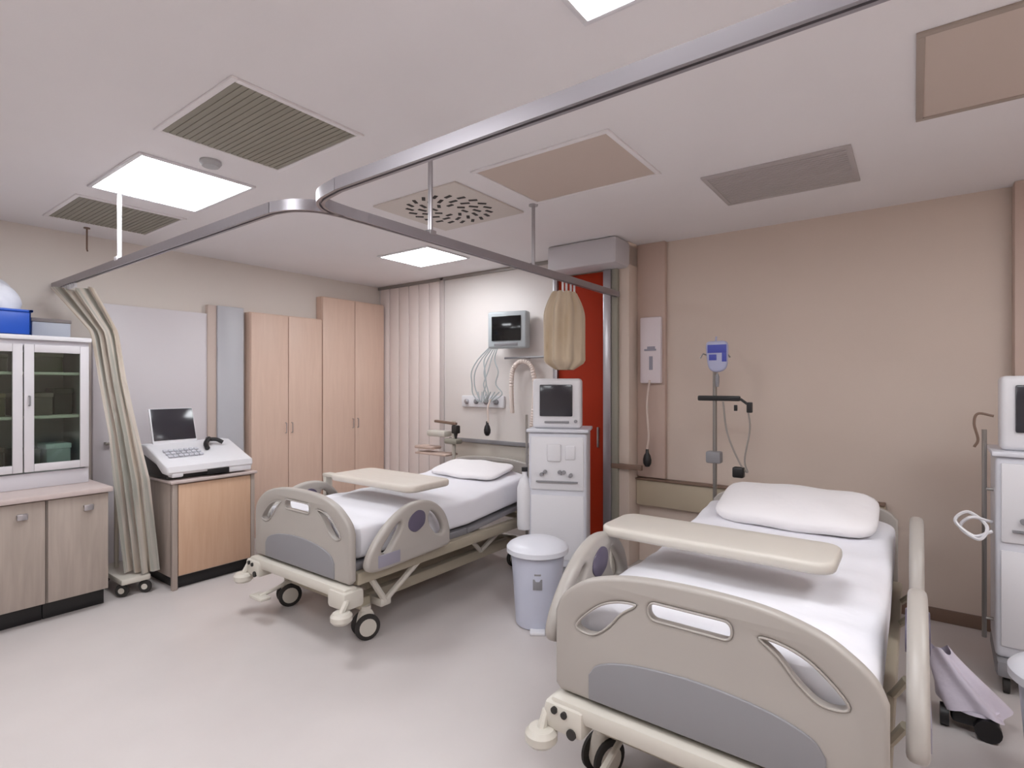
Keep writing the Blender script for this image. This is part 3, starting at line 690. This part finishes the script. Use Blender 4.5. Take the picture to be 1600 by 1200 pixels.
# ---------------------------------------------------------------- left cabinets
def basecab(label, y0, y1):
    t = thing('base_cabinet', label, 'cabinet', (-4.30, y0, 0), 0, 'taupe base cabinets')
    L = y1-y0-.002
    MB().box(-.86, -.02, 0.001, L, .12, .765, .002).build('carcass', M_base, t)
    MB().box(-.80, -.10, 0.001, L-.0, .0, .12, .002).build('shade_block', M_black, t)  # black block stands in for the floor shadow below the doors
    dd = MB().box(-.02, .0, .006, L-.004, .125, .76, .004).build('door', M_base, t)
    yy = .27 if L > .3 else L/2
    MB().box(.0, .022, L-.14, L-.09, .685, .70, .004).box(.018, .024, L-.14, L-.09, .665, .70, .004).build('handle', M_alu, dd)
basecab('taupe base cabinet door beside the curtain', .975, 1.30)
basecab('taupe base cabinet at the left edge of the photo', .64, .975)
basecab('taupe base cabinet beyond the left edge of the photo', .20, .64)
t = tag(box('countertop', M_top, -5.16, -4.275, .20, 1.315, .767, .80, .006), 'long mauve-grey countertop over the taupe base cabinets', 'countertop')

t = thing('glass_cabinet', 'white glass-door display cabinet standing on the countertop', 'cabinet', (-4.60, .23, .801))
H = .965; Y1 = 1.04
MB().box(-.50, .0, 0, Y1, 0, .10, .003).box(-.50, .0, 0, Y1, H-.04, H, .003).box(-.50, -.485, 0, Y1, .1, H-.04, 0).box(-.50, .0, 0, .02, .1, H-.04, .002).box(-.50, .0, Y1-.02, Y1, .1, H-.04, .002).build('carcass', mat('cabinet_grey_white', (206, 202, 208), .4), t)
MB().box(-.52, .03, -.01, Y1+.01, H, H+.03, .006).build('top_board', M_white, t)
for z in (.45, .74): MB().box(-.48, -.012, .02, Y1-.02, z, z+.018, .002).build('shelf', mat('shelf_pale', (236, 232, 222), .5), t)
W_ = .3466
for k in range(3):
    a = k*W_+.003; b_ = (k+1)*W_-.003
    f = MB(); s = .05
    f.box(.0, .02, a, a+s, .11, H-.03, .004).box(.0, .02, b_-s, b_, .11, H-.03, .004).box(.0, .02, a+s, b_-s, .11, .11+s, .004).box(.0, .02, a+s, b_-s, H-.03-s, H-.03, .004)
    dd = f.build('door', mat('cabinet_door_white', (212, 208, 212), .4), t)
    MB().box(.008, .012, a+s-.005, b_-s+.005, .11+s-.005, H-.03-s+.005, 0).build('pane', M_glass, dd, flat=True)
    MB().tube([(.02, a+.025, .54), (.04, a+.025, .54), (.04, a+.025, .60), (.02, a+.025, .60)], .005, 6).build('handle', M_grey, dd)
# contents
CZ = .801
stuff = [('storage_box', 'white box on the lowest shelf of the glass cabinet, near the curtain', (-4.80, 1.13, CZ+.101), (.20, .13, .17), (190, 200, 206)),
         ('storage_box', 'dark grey box on the lowest shelf of the glass cabinet', (-4.84, .97, CZ+.101), (.22, .14, .14), (96, 90, 86)),
         ('storage_box', 'taupe box on the middle shelf of the glass cabinet', (-4.82, 1.0, CZ+.469), (.22, .20, .15), (112, 100, 94)),
         ('storage_box', 'dark box on the middle shelf of the glass cabinet, by the curtain', (-4.86, 1.17, CZ+.469), (.2, .10, .18), (58, 56, 52)),
         ('storage_box', 'green-grey box on the top shelf of the glass cabinet', (-4.84, 1.05, CZ+.759), (.22, .22, .13), (72, 84, 52)),
         ('storage_box', 'brown box on the lowest shelf at the photo left edge', (-4.82, .75, CZ+.101), (.22, .2, .17), (98, 84, 80)),
         ('storage_box', 'olive box on the middle shelf at the photo left edge', (-4.82, .76, CZ+.469), (.22, .2, .15), (110, 104, 78)),
         ('storage_box', 'dark green box on the top shelf at the photo left edge', (-4.82, .77, CZ+.759), (.22, .2, .11), (60, 62, 40))]
for i, (n, l, p, s, c) in enumerate(stuff):
    o = thing(n, l, 'box', p, 0, 'boxes inside the glass cabinet')
    m = mat('box_%d_%d_%d' % c, c, .7)
    MB().box(-s[0]/2, s[0]/2, -s[1]/2, s[1]/2, 0, s[2]*.8, .004).build('body', m, o)
    MB().box(-s[0]/2-.004, s[0]/2+.004, -s[1]/2-.004, s[1]/2+.004, s[2]*.8, s[2], .004).build('lid', mat('lid_%d_%d_%d' % c, tuple(min(255, v*1.25) for v in c), .6), o)
TZ = CZ+H+.031
t = thing('blue_tray', 'bright blue plastic tray on top of the glass cabinet', 'tray', (-4.80, .85, TZ))
MB().box(-.17, .17, -.24, .12, 0, .01, .003).box(-.17, .17, -.24, -.23, .0, .16, .003).box(-.17, .17, .11, .12, .0, .16, .003).box(-.17, -.16, -.24, .12, 0, .16, .003).box(.16, .17, -.24, .12, .0, .16, .003).build('body', M_blue, t)
MB().box(-.18, .18, -.25, -.225, .15, .165, .003).box(-.18, .18, .105, .13, .15, .165, .003).box(-.18, -.155, -.25, .13, .15, .165, .003).box(.155, .18, -.25, .13, .15, .165, .003).build('rim', M_blue, t)
t = thing('white_bundle', 'rounded white plastic bundle heaped in the blue tray', 'bundle', (-4.80, .80, TZ+.012))
b = bmesh.new(); bmesh.ops.create_uvsphere(b, u_segments=40, v_segments=24, radius=1)
for v in b.verts:
    c = v.co; k = 1+.04*math.sin(c.x*7+c.y*5)+.03*math.sin(c.z*9+c.y*8)
    c.x *= .15*k; c.y *= .15*k; c.z = max(c.z*.22*k+.2, 0) if c.z < 0 else c.z*.165*k+.2
m = MB(); m._merge(b); m.build('wrapping', mat('bundle_white', (226, 228, 240), .5, bump=.4, bscale=10), t, ang=180)
t = thing('carton', 'pale grey carton on top of the glass cabinet beside the blue tray', 'box', (-4.82, 1.105, TZ))
MB().box(-.15, .12, -.115, .09, 0, .10, .004).build('body', mat('carton_grey', (168, 172, 184), .6), t)
MB().box(-.155, .125, -.12, .095, .10, .125, .004).build('lid', mat('carton_lid_dark', (120, 112, 112), .6), t)
